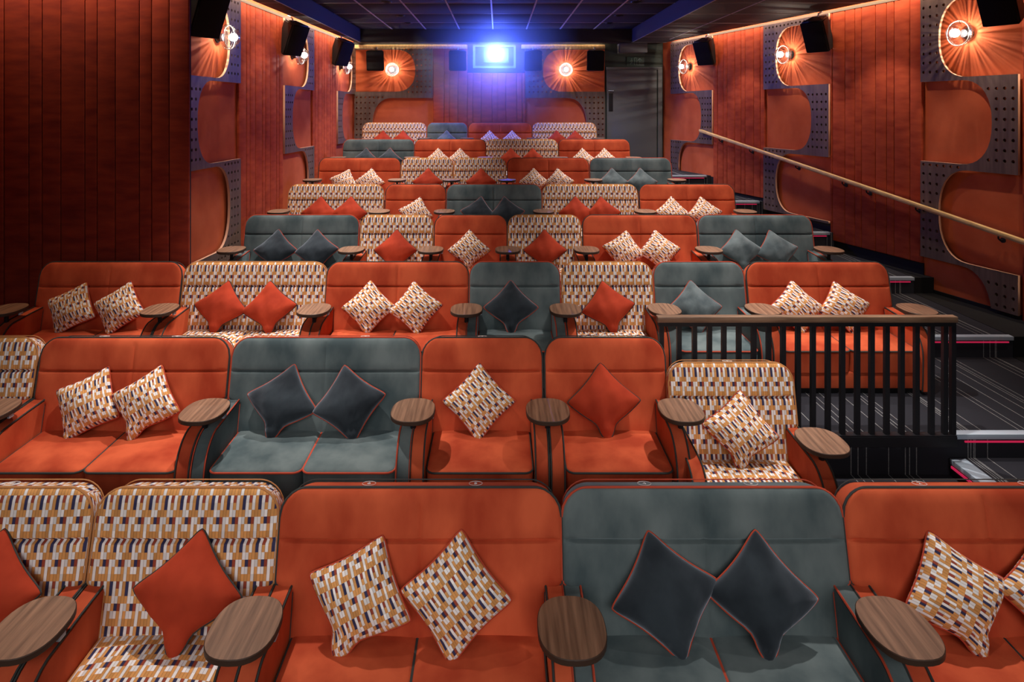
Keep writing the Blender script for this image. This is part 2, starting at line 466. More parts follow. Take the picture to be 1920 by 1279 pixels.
def superarc(cx, cz, rx, rz, a0, a1, n=18, e=2.35):
    P = []
    for i in range(n + 1):
        t = a0 + (a1 - a0) * i / n; c, s_ = math.cos(t), math.sin(t)
        P.append((cx + rx * math.copysign(abs(c) ** (2 / e), c), cz + rz * math.copysign(abs(s_) ** (2 / e), s_)))
    return P

def plate_outline(W, zt, zb, d1, d2, d3, d4, strip=0.06, rx=0.36, x1=0.79, x2=0.24):
    """x = 0 at the side where the first bay opens; each bay (bottom, top)"""
    hp = math.pi / 2
    P = [(W, zt), (0, zt)]
    def bay_open0(b):        # opens at x = 0, rounded towards W, walked from top to bottom
        lo, hi = b; xe = x1 * W
        return [(0, hi)] + superarc(xe - rx, (lo + hi) / 2, rx, (hi - lo) / 2, hp, -hp) + [(0, lo)]
    def bay_openW(b):        # opens at x = W, walked from bottom to top
        lo, hi = b; xe = x2 * W
        return [(W, lo)] + superarc(xe + rx, (lo + hi) / 2, rx, (hi - lo) / 2, -hp, -3 * hp) + [(W, hi)]
    def cut(Q):              # keep what lies above the base
        out = []
        for a, b in zip(Q, Q[1:] + [None]):
            if a[1] > zb: out.append(a)
            if b is not None and (a[1] > zb) != (b[1] > zb):
                t = (zb - a[1]) / (b[1] - a[1]); out.append((a[0] + t * (b[0] - a[0]), zb))
        return out
    P += bay_open0(d1)
    if d3:
        P += cut(bay_open0(d3))
        if d3[0] > zb: P += [(0, zb)]
    else: P += [(0, zb)]
    if d4 and d4[1] > zb:
        q = cut(bay_openW(d4))
        P += q
    elif d2[0] > zb:
        P += [(W, zb)]
    P += cut(bay_openW(d2))
    return P

def inside(p, P):
    x, y = p; c = False
    for (x0, y0), (x1, y1) in zip(P, P[1:] + P[:1]):
        if (y0 > y) != (y1 > y) and x < (x1 - x0) * (y - y0) / (y1 - y0) + x0: c = not c
    return c

def pdist(p, P):
    best = 9
    for a, b in zip(P, P[1:] + P[:1]):
        ax, ay = a; bx, by = b; dx, dy = bx - ax, by - ay; L = dx * dx + dy * dy
        t = 0 if L == 0 else max(0, min(1, ((p[0] - ax) * dx + (p[1] - ay) * dy) / L))
        best = min(best, math.hypot(p[0] - ax - t * dx, p[1] - ay - t * dy))
    return best

def plate(T, sA, sB, outline, parent, w0=0.03, w1=0.058, hs=(0.088, 0.108), hr=0.0185):
    """a plywood plate with real holes; x of the outline runs from sA towards sB"""
    dirn = 1 if sB > sA else -1
    cu = bpy.data.curves.new('perforated_plate', 'CURVE'); cu.dimensions = '2D'; cu.fill_mode = 'BOTH'; cu.extrude = (w1 - w0) / 2
    def poly(P):
        s = cu.splines.new('POLY'); s.points.add(len(P) - 1); s.use_cyclic_u = True
        for q, (x, z) in zip(s.points, P): q.co = (x, z, 0, 1)
    poly(outline)
    xs = [p[0] for p in outline]; zs = [p[1] for p in outline]
    z = max(zs) - 0.05
    while z > min(zs):
        x = min(xs) + 0.05
        while x < max(xs):
            if inside((x, z), outline) and pdist((x, z), outline) > 0.036:
                poly([(x + hr * math.cos(t * math.pi / 4), z + hr * math.sin(t * math.pi / 4)) for t in range(8)])
            x += hs[0]
        z -= hs[1]
    co = bpy.data.objects.new('perforated_plate', cu); COL.objects.link(co)
    dg = bpy.context.evaluated_depsgraph_get()
    me = bpy.data.meshes.new_from_object(co.evaluated_get(dg))
    bpy.data.objects.remove(co); bpy.data.curves.remove(cu)
    flat = []
    for p in me.polygons:
        flat.append(0 if abs(p.normal.z) > 0.6 else 1)
    hole = []
    for p in me.polygons:
        c = p.center; hole.append(pdist((c.x, c.y), outline) > 0.02)
    for v in me.vertices:
        v.co = T(sA + dirn * v.co.x, v.co.y, (w0 + w1) / 2 + v.co.z)
    me.materials.clear()
    for k in ('plate', 'ply', 'backplate'): me.materials.append(M[k])
    me.polygons.foreach_set('material_index', [f if not (f == 1 and h) else 0 for f, h in zip(flat, hole)])
    fix_normals(me); me.update()
    return mesh_obj('perforated_plate', me, parent)

# right wall sections
for a, b, z in (SECR[2], SECR[4]):
    boards(WR, a * KR, b * KR, z, H, wall_right)
boards(WR, 4.6 * KR, SECR[1][0] * KR - 0.02, -2.3, H, wall_right)
for (a, b, z), d3, d4 in ((SECR[1], (-1.68, -0.66), (-2.75, -1.72)), (SECR[3], (-1.553, -0.655), None), (SECR[5], (-1.62, -0.62), None)):
    W = (b - a) * KR
    P = plate_outline(W, H - 0.03, z, (0.37, 1.27), (-0.595, 0.335), d3, d4)
    plate(WR, a * KR, b * KR, P, wall_right)
# left wall sections
ZBL = lambda y: -1.0
SECL = [(6.80, yl(443)), (yl(443), yl(527)), (yl(527), yl(583)), (yl(583), yl(628)), (yl(628), 13.98)]
for k in (1, 3): boards(WL, SECL[k][0] * KL, SECL[k][1] * KL, -2.3, H, wall_left)
for k, zb in ((0, -2.0), (2, -1.7), (4, -1.3)):
    a, b = SECL[k]; W = (b - a) * KL
    P = plate_outline(W, H - 0.03, zb, (0.37, 1.27), (-0.595, 0.335), (-1.62, -0.64), None, rx=min(0.36, W * 0.3))
    plate(WL, a * KL, b * KL, P, wall_left)
# return wall left: broad boards at measured joints
jx = [-101, -66, -41, -17, 7.5, 54, 79, 114, 159, 182, 216, 261, 284, 317, 355]
boards(WF, 0, 0, FZ[2] - 0.1, HC + 0.2, wall_return, widths=[(x - VX) / FPX * (FY - 0.03) for x in jx], mat='fabric_dim')
# back wall: felt cladding, plates, boards
xb = lambda px: (px - VX) / FPX * 13.95
clad = MB().box(-3.2, xb(1134), -2.4, H - 0.02, 0.002, 0.03, T=WB)
mesh_obj('felt_cladding', clad.mesh('felt_cladding', [M['felt']], smooth=False), wall_back)
WB2 = lambda s, z, w_: WB(s, z, w_ + 0.03)
boards(WB2, xb(812), xb(876), -2.3, H - 0.02, wall_back)
boards(WB2, xb(876), xb(985), -2.3, 0.78, wall_back)
for (p0, p1) in ((665, 811), (1134, 985)):
    a, b = xb(p0), xb(p1); W = abs(b - a)
    P = plate_outline(W, H - 0.06, -0.94, (0.39, 1.27), (-0.95, 0.26), None, None, rx=0.42, x1=0.78, x2=0.23)
    plate(WB2, a, b, P, wall_back, hs=(0.09, 0.112))
port = MB().box(xb(877), xb(984), 0.79, H + 0.25, 0.02, 0.05, T=WB)
mesh_obj('port_board', port.mesh('port_board', [M['soffit']], smooth=False), wall_back)
for p0, p1 in ((665, 876), (977, 1134)):
    t = MB().box(xb(p0), xb(p1), H - 0.10, H - 0.02, 0.03, 0.11, b=0.012, T=WB)
    mesh_obj('cornice_strip', t.mesh('cornice_strip', [M['oak']]), wall_back)

# wall-top trims
for nm, T, s0, s1, lb in (('trim_1', WL, FY * KL, 13.98 * KL, 'pale strip along the top of the left wall'), ('trim_2', WR, 4.5 * KR, 13.6 * KR, 'pale strip along the top of the right wall')):
    structure(nm, MB().box(s0, s1, H - 0.03, H + 0.01, 0.0, 0.035, T=T), [M['trimgrey']], lb, 'trim')

# ceiling: soffit round a coffer, tiles between grid bars
CX0, CX1, CY1 = -2.8, 2.72, 13.56
cb = MB()
cb.box(XL - 0.2, 7.6, -2.7, 14.2, HC + 0.02, HC + 0.1)
GAP = 0.13
def soff(poly, z0, z1): cb.prism(poly, lambda u, v, h: Vector((u, v, h)), z0, z1)
soff([(CX0, FY - 0.02), (CX0, 14.05), (-3.53 + 0.035 * 14.05 + GAP, 14.05), (-3.53 + 0.035 * FY + GAP, FY - 0.02)], H, HC + 0.02)
soff([(CX1, -2.6), (7.1 + 0.676 - GAP, -2.6), (7.1 - 0.26 * 14.05 - GAP, 14.05), (CX1, 14.05)], H, HC + 0.02)
soff([(CX0, CY1), (CX1, CY1), (CX1, 13.86), (CX0, 13.86)], H, HC + 0.02)
ceiling = structure('ceiling', cb, [M['soffit']], 'dark ceiling with a raised tiled coffer between side soffits', 'ceiling')
xs = [CX0] + [-2.155 + 0.683 * k for k in range(8)]
xs = [x for x in xs if x < CX1 - 0.1] + [CX1]
ys = [5.58, 6.75, 7.92, 9.09, 10.26, 11.40, 12.55, CY1]
tmesh = {}
for i in range(len(xs) - 1):
    for j in range(len(ys) - 1):
        if ys[j + 1] < 8: continue
        wx, wy = round(xs[i + 1] - xs[i] - 0.03, 3), round(ys[j + 1] - ys[j] - 0.03, 3)
        if (wx, wy) not in tmesh:
            tmesh[wx, wy] = MB().box(-wx / 2, wx / 2, -wy / 2, wy / 2, 0, 0.02, b=0.004).mesh('ceiling_tile', [M['tile']])
        o = mesh_obj('ceiling_tile', tmesh[wx, wy], ceiling); o.location = ((xs[i] + xs[i + 1]) / 2, (ys[j] + ys[j + 1]) / 2, HC)
for x in xs[1:-1]:
    mesh_obj('grid_bar', MB().box(x - 0.012, x + 0.012, 0, CY1, HC - 0.004, HC + 0.02).mesh('grid_bar', [M['tbar']], smooth=False), ceiling)
for y in ys[:-1]:
    mesh_obj('grid_bar', MB().box(CX0, CX1, y - 0.012, y + 0.012, HC - 0.002, HC + 0.02).mesh('grid_bar', [M['tbar']], smooth=False), ceiling)
# soffit panels: joints as slim bars
for k in range(9):
    y = 5.6 + k * 1.0
    xw = 7.1 - 0.26 * y - GAP
    mesh_obj('soffit_bar', MB().box(CX1, xw, y - 0.008, y + 0.008, H - 0.003, H).mesh('soffit_bar', [M['tbar']], smooth=False), ceiling)
    if y > FY + 0.3:
        xw = -3.53 + 0.035 * y + GAP
        mesh_obj('soffit_bar', MB().box(xw, CX0, y - 0.008, y + 0.008, H - 0.003, H).mesh('soffit_bar', [M['tbar']], smooth=False), ceiling)
for x in (CX0 - 0.01, CX1 + 0.01, 3.35):
    mesh_obj('soffit_bar', MB().box(x - 0.008, x + 0.008, 5.0, 13.5 if x < 3 else 13.0, H - 0.004, H).mesh('soffit_bar', [M['tbar']], smooth=False), ceiling)

# cove lights hidden in the slot between soffit and wall
def cove(p0, p1, nrm, z, watt, tilt=18, name='cove_strip_light'):
    p0, p1 = Vector(p0), Vector(p1); L = (p1 - p0).length; d = (p1 - p0).normalized()
    n = Vector((nrm[0], nrm[1], 0)).normalized(); t = math.radians(tilt)
    aim = Vector((0, 0, -1)) * math.cos(t) - n * math.sin(t)          # down and a little towards the wall
    zz = -aim; xx = d; yy = zz.cross(xx)
    m = Matrix((xx, yy, zz)).transposed().to_4x4(); m.translation = (p0 + p1) / 2
    o = lamp(name, 'AREA', (0, 0, 0), watt * L, (1.0, 0.74, 0.5), shape='RECTANGLE', size=L, size_y=0.04)
    o.matrix_world = m
    return o
cove(WL(FY * KL + 0.1, H + 0.15, 0.11), WL(13.9 * KL, H + 0.15, 0.11), (1, 0), H, 9)
cove(WR(4.6 * KR, H + 0.15, 0.11), WR(13.5 * KR, H + 0.15, 0.11), (-1, -0.26), H, 10)
cove((-2.9, 13.87, H + 0.06), (2.2, 13.87, H + 0.06), (0, -1), H, 3)
cove((XL + 0.1, FY - 0.14, HC - 0.0), (-2.99, FY - 0.14, HC - 0.0), (0, -1), H, 16, tilt=25)

# ------------------------------------------------------------------ door, exit sign, duct
door = structure('door_1', MB().box(xb(1137), xb(1240), FZ[7], 0.905, 0.0, 0.05, T=WB), [M['darkgreen']], 'charcoal exit door at the back of the aisle', 'door')
fr = MB()
fr.box(xb(1233), xb(1241), FZ[7], 0.905, 0.05, 0.085, b=0.006, T=WB).box(xb(1137), xb(1233), 0.85, 0.905, 0.05, 0.085, b=0.006, T=WB)
mesh_obj('frame', fr.mesh('door_frame', [M['door']]), door)
mesh_obj('door_leaf', MB().box(xb(1137.5), xb(1231), FZ[7], 0.845, 0.05, 0.07, b=0.005, T=WB).mesh('door_leaf', [M['door']]), door)
mesh_obj('kick_strip', MB().box(xb(1141), xb(1149), -0.02, 0.36, 0.07, 0.078, b=0.002, T=WB).mesh('kick_strip', [M['black']]), door)
mesh_obj('handle', MB().box(xb(1140), xb(1150), 0.40, 0.42, 0.07, 0.12, b=0.004, T=WB).mesh('handle', [M['silver']]), door)
sx = mesh_obj('exit_sign', MB().box(xb(1176), xb(1208), 0.93, 1.12, 0.0, 0.04, b=0.006, T=WB).mesh('exit_sign', [M['exitface']]))
tag(sx, 'small unlit exit sign with running figure and arrow above the charcoal door', 'sign')
g = MB(); X0 = xb(1182)
g.tube([WB(X0 + 0.02, 1.075, 0.043), WB(X0 + 0.03, 1.075, 0.043)], 0.013, 8)
for a, b in (((0.02, 1.055), (0.03, 1.005)), ((0.03, 1.005), (0.06, 0.985)), ((0.03, 1.005), (0.0, 0.965)), ((0.02, 1.045), (0.055, 1.03)), ((0.02, 1.045), (-0.01, 1.02)),
             ((0.085, 0.955), (0.085, 1.1)), ((0.085, 1.1), (0.13, 1.1)), ((0.13, 1.1), (0.13, 0.955))):
    g.tube([WB(X0 + a[0], a[1], 0.043), WB(X0 + b[0], b[1], 0.043)], 0.007, 5)
mesh_obj('running_figure', g.mesh('running_figure', [M['exitglyph']]), sx)
g = MB(); X0 = xb(1199.5)
for a, b in (((0, 0.96), (0, 1.085)), ((0, 1.09), (-0.045, 1.04)), ((0, 1.09), (0.045, 1.04))):
    g.tube([WB(X0 + a[0], a[1], 0.043), WB(X0 + b[0], b[1], 0.043)], 0.008, 5)
mesh_obj('arrow', g.mesh('arrow', [M['exitglyph']]), sx)
dc = mesh_obj('duct_box', MB().box(xb(1158), xb(1209), 1.19, H - 0.005, 0.003, 0.3, b=0.01, T=WB).mesh('duct_box', [M['door']]))
tag(dc, 'dark boxed duct under the soffit above the exit sign', 'duct')

# ------------------------------------------------------------------ projection port and projector
pw = structure('window_1', MB().box(xb(887), xb(967), 0.885, 0.93, 0.05, 0.08, T=WB).box(xb(887), xb(967), 1.33, 1.36, 0.05, 0.08, T=WB)
               .box(xb(887), xb(891), 0.93, 1.33, 0.05, 0.08, T=WB).box(xb(963), xb(967), 0.93, 1.33, 0.05, 0.08, T=WB), [M['portframe']], 'pale framed projection window in the back wall', 'window')
PX, PZ = xb(930), -(101 - VY) * 13.8 / FPX
pj = empty('projector', (PX, 13.8, PZ - 0.12))
tag(pj, 'film projector shining blue white from the projection window', 'projector')
mesh_obj('housing', MB().box(-0.26, 0.26, 0.02, 0.14, -0.06, 0.24, b=0.02).mesh('housing', [M['projbody']]), pj)
TL = lambda x, y, z: Vector((x, -z, y + 0.12))
mesh_obj('lens_barrel', MB().lathe([(0.0, -0.02), (0.085, -0.02), (0.085, 0.03), (0.07, 0.045), (0.07, 0.02), (0.0, 0.02)], 24, TL).mesh('lens_barrel', [M['black']]), pj)
mesh_obj('lens', MB().lathe([(0.0, 0.04), (0.04, 0.036), (0.068, 0.025)], 24, TL).mesh('lens', [M['lens']]), pj)
lamp('projector_light', 'POINT', (PX, 13.62, PZ), 380, (0.07, 0.13, 1.0), shadow_soft_size=0.05)
# haze volume added to imitate the projector's blue glow, densest near the lens
t = NT('glow_haze'); vs = t.new('ShaderNodeVolumeScatter');  vs.inputs['Color'].default_value = (1, 1, 1, 1)
t.n.remove(t.b)
geo_ = t.new('ShaderNodeNewGeometry'); ds_ = t.new('ShaderNodeVectorMath', operation='DISTANCE'); t.link(geo_.outputs['Position'], ds_.inputs[0]); ds_.inputs[1].default_value = (PX, 13.6, PZ)
fall = t.math('MAXIMUM', t.math('SUBTRACT', 1.0, t.math('DIVIDE', ds_.outputs['Value'], 1.75)), 0.0)
t.link(t.math('MULTIPLY', t.math('POWER', fall, 1.2), 0.75), vs.inputs['Density'])
t.link(vs.outputs[0], t.n['Material Output'].inputs['Volume'])
hz_ = mesh_obj('haze', MB().box(-1.8, 1.71, 11.85, 13.95, -0.55, 1.64).mesh('haze', [t.m], smooth=False))
tag(hz_, 'haze volume added around the projector for its blue glow', 'haze', kind='stuff')

# ------------------------------------------------------------------ wall lamps with fluted glass
def sconce_light(o, ax, ay):
    d = o.data; d.use_nodes = True; nt = d.node_tree; em = nt.nodes['Emission']
    tc = nt.nodes.new('ShaderNodeTexCoord'); dots = []
    for v in (ax, ay):            # direction of the light measured in the plane of the fluted shade
        q = nt.nodes.new('ShaderNodeVectorMath'); q.operation = 'DOT_PRODUCT'; q.inputs[1].default_value = v
        nt.links.new(tc.outputs['Normal'], q.inputs[0]); dots.append(q.outputs['Value'])
    at = nt.nodes.new('ShaderNodeMath'); at.operation = 'ARCTAN2'; nt.links.new(dots[1], at.inputs[0]); nt.links.new(dots[0], at.inputs[1])
    nz = nt.nodes.new('ShaderNodeTexNoise'); nz.noise_dimensions = '1D'; nz.inputs['Scale'].default_value = 10.0; nz.inputs['Detail'].default_value = 1.0
    nt.links.new(at.outputs[0], nz.inputs['W'])
    rp = nt.nodes.new('ShaderNodeMapRange'); rp.interpolation_type = 'SMOOTHSTEP'
    for k, v in zip(range(1, 5), (0.40, 0.62, 0.12, 2.9)): rp.inputs[k].default_value = v
    nt.links.new(nz.outputs[0], rp.inputs[0]); nt.links.new(rp.outputs[0], em.inputs['Strength'])

lamp_mesh = {}
def sconce(T, s, z, label, watt=8.0):
    P = T(s, z, 0.0); N = (T(s, z, 1.0) - P).normalized()
    q = Vector((0, 0, 1)).rotation_difference(N)
    # keep the lamp's own up direction: local y = up
    up = Vector((0, 0, 1)); xx = up.cross(N).normalized()
    m = Matrix((xx, up, N)).transposed().to_4x4(); m.translation = P
    e = empty('wall_lamp'); e.matrix_world = m
    tag(e, label, 'lamp', 'fluted glass wall lamps')
    if not lamp_mesh:
        lamp_mesh['mount'] = MB().lathe([(0, 0), (0.065, 0), (0.065, 0.012), (0.05, 0.02), (0.045, 0.075), (0.0, 0.075)], 20).mesh('mount', [M['black']])
        lamp_mesh['glass_shade'] = MB().lathe([(0.05, 0.075), (0.10, 0.082), (0.135, 0.10), (0.142, 0.13), (0.132, 0.165), (0.11, 0.19), (0.085, 0.20)], 56, flute=0.05).lathe([(0.085, 0.20), (0.08, 0.235), (0.06, 0.255), (0.02, 0.262), (0.0, 0.263)], 56, flute=0.03).mesh('glass_shade', [M['glass']], angle=80)
        lamp_mesh['bulb'] = MB().lathe([(0.0, 0.15), (0.03, 0.153), (0.044, 0.17), (0.048, 0.195), (0.042, 0.22), (0.025, 0.236), (0.0, 0.24)], 20).mesh('bulb', [M['bulb']])
        lamp_mesh['rim_ring'] = MB().tube([(0.137 * math.cos(t * math.pi / 16), 0.137 * math.sin(t * math.pi / 16), 0.15) for t in range(32)], 0.005, 5, closed=True).mesh('rim_ring', [M['white']])
    for k, me in lamp_mesh.items(): mesh_obj(k, me, e)
    l = lamp('bulb_light', 'POINT', (0, 0, 0.128), watt, (1.0, 0.84, 0.66), parent=e, shadow_soft_size=0.012)
    sconce_light(l, (1, 0, 0), (0, 1, 0))
LZ = 0.847
for px, lb, T, y, k in ((1795, 'fluted glass wall lamp nearest the front of the right wall', WR, 7.35, KR), (1480, 'fluted glass wall lamp in the middle of the right wall', WR, 10.15, KR), (1290, 'fluted glass wall lamp farthest back on the right wall beside the dark recess', WR, 12.95, KR)):
    sconce(T, y * k, LZ, lb)
for lb, y in (('fluted glass wall lamp nearest the front of the left wall', 7.73), ('fluted glass wall lamp in the middle of the left wall', 10.25), ('fluted glass wall lamp farthest back on the left wall near the corner', 12.95)):
    sconce(WL, y * KL, LZ, lb)
sconce(WB2, xb(737), LZ, 'round wall lamp on the back wall, beside the leftmost back speaker')
sconce(WB2, xb(1060), LZ, 'round wall lamp on the back wall, between projector and exit door')

# ------------------------------------------------------------------ speakers
def speaker(loc, rz, tilt, label, wd=0.32, hh=0.46, dp=0.26):
    e = empty('wall_speaker', loc); e.rotation_euler = (tilt, 0, rz)
    tag(e, label, 'speaker', 'surround speakers on the walls')
    # front faces local -y
    poly = [(-wd / 2, 0), (wd / 2, 0), (wd * 0.34, dp), (-wd * 0.34, dp)]
    cab = MB().prism(poly, lambda u, v, h: Vector((u, v, h)), -hh / 2, hh / 2)
    me = cab.mesh('cabinet', [M['speaker']])
    import bmesh
    b = bmesh.new(); b.from_mesh(me); bmesh.ops.bevel(b, geom=b.edges[:], offset=0.02, segments=2, affect='EDGES'); b.to_mesh(me); b.free()
    mesh_obj('cabinet', me, e)
    mesh_obj('speaker_grille', MB().box(-wd / 2 + 0.012, wd / 2 - 0.012, -0.014, 0.004, -hh / 2 + 0.012, hh / 2 - 0.012, b=0.012).mesh('speaker_grille', [M['grille']]), e)
    mesh_obj('wall_bracket', MB().tube([(0, dp * 0.7, hh / 2 - 0.03), (0, dp * 0.9, hh / 2 + 0.035), (0, dp + 0.07, hh / 2 + 0.035)], 0.012, 6).mesh('wall_bracket', [M['silver']]), e)
    return e
def wall_pt(px, py, Y): return Vector(((px - VX) / FPX * Y, Y, -(py - VY) / FPX * Y))
speaker(wall_pt(1868, 8, 6.55), math.radians(-62), math.radians(24), 'black wall speaker nearest the front of the right wall', 0.34, 0.46)
speaker(wall_pt(1527, 70, 9.25), math.radians(-55), math.radians(24), 'black wall speaker in the middle of the right wall', 0.34, 0.46)
speaker(wall_pt(1318, 101, 12.05), math.radians(-50), math.radians(24), 'black wall speaker farthest back on the right wall', 0.34, 0.46)
speaker(wall_pt(397, 24, 7.1), math.radians(62), math.radians(24), 'black wall speaker nearest the front of the left wall', 0.38, 0.58)
speaker(wall_pt(557, 77, 9.75), math.radians(60), math.radians(24), 'black wall speaker in the middle of the left wall', 0.34, 0.48)
speaker(wall_pt(647, 102, 12.35), math.radians(60), math.radians(24), 'black wall speaker farthest back on the left wall', 0.34, 0.48)
for px, lb in ((703, 'black back wall speaker left of the round lamp near the corner'), (858, 'black back wall speaker left of the projection window'), (1000, 'black back wall speaker right of the projection window'), (1117, 'black back wall speaker next to the exit door recess')):
    speaker(wall_pt(px, 114, 13.62), 0, math.radians(10), lb, 0.37, 0.42, 0.2)

# ------------------------------------------------------------------ seats
US = [-1, -0.99, -0.97, -0.94, -0.88, -0.75, -0.55, -0.35, -0.2, -0.1, -0.05, -0.025, 0, 0.025, 0.05, 0.1, 0.2, 0.35, 0.55, 0.75, 0.88, 0.94, 0.97, 0.99, 1]
US2 = [-1, -0.985, -0.95, -0.9, -0.75, -0.5, -0.25, 0, 0.25, 0.5, 0.75, 0.9, 0.95, 0.985, 1]
LEAN = math.radians(13.5)
cL, sL = math.cos(LEAN), math.sin(LEAN)
def TB(x, v, w_):      # back: v up along the back measured down from the top (v <= 0), w towards the viewer
    return Vector((x, v * sL - w_ * cL, HB + v * cL + w_ * sL))
ARMW = 0.088
cache = {}
def seat_meshes(wd, fab, n):
    key = (round(wd, 2), fab, n)
    if key in cache: return cache[key]
    out = {}
    hw = wd / 2 - 0.006; rc = 0.125
    body = M[fab]; armm = M['O'] if fab == 'P' else M[fab]
    pipe = {'O': M['pipe_dark'], 'G': M['pipe_red'], 'P': M['pipe_tan']}[fab]
    pipe2 = {'O': M['pipe_dark'], 'G': M['pipe_red'], 'P': M['pipe_dark']}[fab]
    rows = []
    for t in (0, 6, 14, 25, 38, 52, 68, 90):
        a = math.radians(90 - t); rows.append((-rc + rc * math.sin(a), hw - rc + rc * math.cos(a)))
    for v in (-0.16, -0.19, -0.204, -0.211, -0.216, -0.221, -0.228, -0.24, -0.27, -0.31, -0.35, -0.376): rows.append((v, hw))
    notch = hw - ARMW + 0.008
    rows += [(-0.388, hw - 0.002), (-0.398, hw - 0.014), (-0.404, hw - 0.04), (-0.41, notch + 0.012), (-0.425, notch), (-0.5, notch), (-0.6, notch), (-0.66, notch)]
    def front(x, v, h):
        puff = 0.016 * (1 - (x / hw) ** 4) * (0.6 + 0.4 * math.cos((v + 0.1) * 9))
        g = -0.026 * math.exp(-((v + 0.216) / 0.008) ** 2)
        if n == 2: g += -0.010 * math.exp(-(x / 0.008) ** 2) * (1 if v < -0.03 else 0)
        return puff + g
    V, F, UV, ring = slab(rows, US, front, 0.13, 0.018, TB, inset=0.012)
    out['backrest'] = fix_normals(mk('backrest', V, F, body, uv=UV, angle=50))
    nc = len(US); nr = len(rows)
    # piping along the front edge: up the left side, over the top, down the right
    left = [TB(-h, v, -0.010) for v, h in rows][::-1]; right = [TB(h, v, -0.010) for v, h in rows]
    out['back_piping'] = MB().tube(left + right, 0.0062, 6).mesh('back_piping', [pipe])
    leftb = [TB(-(h - 0.012), v, -0.128) for v, h in rows[:18]][::-1]; rightb = [TB(h - 0.012, v, -0.128) for v, h in rows[:18]]
    out['rear_piping'] = MB().tube(leftb + rightb, 0.003, 5).mesh('rear_piping', [pipe])
    # seat cushions
    iw = wd - 2 * ARMW - 0.016
    cw = iw / n - 0.004
    crow = []
    y0, y1 = -0.10, -0.615; cr = 0.05
    for t in (0, 20, 45, 70, 90):
        a = math.radians(90 - t); crow.append((y0 - cr + cr * math.sin(a), cw / 2 - cr + cr * math.cos(a)))
    for v in (-0.2, -0.28, -0.36, -0.44, -0.52): crow.append((v, cw / 2))
    for t in (0, 20, 45, 70, 90):
        a = math.radians(t); crow.append((y1 + cr - cr * math.sin(a), cw / 2 - cr + cr * math.cos(a)))
    TC = lambda x, v, w_: Vector((x, v, 0.372 + w_ + (v + 0.35) * 0.02))
    cf = lambda x, v, h: 0.028 * (1 - (2 * x / cw) ** 2) * max(0, 1 - ((v + 0.36) / 0.27) ** 2)
    V, F, UV, ring = slab(crow, US2, cf, 0.185, 0.016, TC, inset=0.004)
    out['seat_cushion'] = fix_normals(mk('seat_cushion', V, F, body, uv=UV, angle=50))
    out['cushion_piping'] = MB().tube([p + Vector((0, 0, 0.004)) for p in ring], 0.0062, 6, closed=True).mesh('cushion_piping', [pipe])
    # arm
    prof = [(-0.06, 0.03), (-0.06, 0.565), (-0.13, 0.562), (-0.25, 0.556), (-0.36, 0.548)]
    for t in range(1, 9):
        a = math.radians(90 - t * 10.5); prof.append((-0.42 - 0.215 * math.cos(a), 0.30 + 0.245 * math.sin(a)))
    prof += [(-0.632, 0.22), (-0.63, 0.12), (-0.622, 0.03)]
    ab = MB().prism(prof, lambda u, v, h: Vector((h, u, v)), -ARMW / 2 + 0.001, ARMW / 2 - 0.001)
    me = ab.mesh('armrest', [armm])
    import bmesh
    b = bmesh.new(); b.from_mesh(me)
    es = [e for e in b.edges if abs(e.verts[0].co.x - e.verts[1].co.x) < 1e-6 and len(e.link_faces) == 2 and e.calc_face_angle(0) > 1.0]
    bmesh.ops.bevel(b, geom=es, offset=0.01, segments=2, affect='EDGES'); b.to_mesh(me); b.free()
    me.polygons.foreach_set('use_smooth', [True] * len(me.polygons)); me.set_sharp_from_angle(angle=math.radians(50))
    out['armrest'] = me
    pp = MB()
    for x in (-ARMW / 2 + 0.004, ARMW / 2 - 0.004):
        pp.tube([(x, u - (0.002 if u < -0.4 else 0), v + 0.001) for u, v in prof[1:]], 0.0052, 5)
    out['arm_piping'] = pp.mesh('arm_piping', [pipe2])
    out['base'] = MB().box(-iw / 2, iw / 2, -0.60, 0.02, 0.045, 0.178, b=0.02).mesh('base', [armm])
    out['plinth'] = MB().box(-wd / 2 + 0.05, wd / 2 - 0.05, -0.56, 0.05, 0.0, 0.047).mesh('plinth', [M['plinth']], smooth=False)
    cache[key] = out
    out['_cx'] = [0.0] if n == 1 else [-(cw + 0.004) / 2, (cw + 0.004) / 2]
    return out

def text_mesh(ch, size):
    k = ('txt', ch)
    if k in cache: return cache[k]
    cu = bpy.data.curves.new('seat_number', 'FONT'); cu.body = ch; cu.size = size; cu.align_x = 'CENTER'; cu.align_y = 'CENTER'; cu.extrude = 0.0006
    o = bpy.data.objects.new('seat_number', cu); COL.objects.link(o)
    me = bpy.data.meshes.new_from_object(o.evaluated_get(bpy.context.evaluated_depsgraph_get()))
    bpy.data.objects.remove(o); me.materials.clear(); me.materials.append(M['white'])
    cache[k] = me; return me
ringmesh = MB().tube([(0.031 * math.cos(t * math.pi / 12), 0.031 * math.sin(t * math.pi / 12), 0) for t in range(24)], 0.001, 4, closed=True).mesh('badge_ring', [M['white']])

FABN = {'O': 'orange velvet', 'G': 'grey velvet', 'P': 'patterned'}
PIPN = {'O': 'dark piping', 'G': 'orange piping', 'P': 'block print fabric'}
ROWN = ['front row', 'second row', 'third row', 'fourth row', 'fifth row', 'sixth row', 'seventh row', 'back row']
ORD = ['first', 'second', 'third', 'fourth', 'fifth']
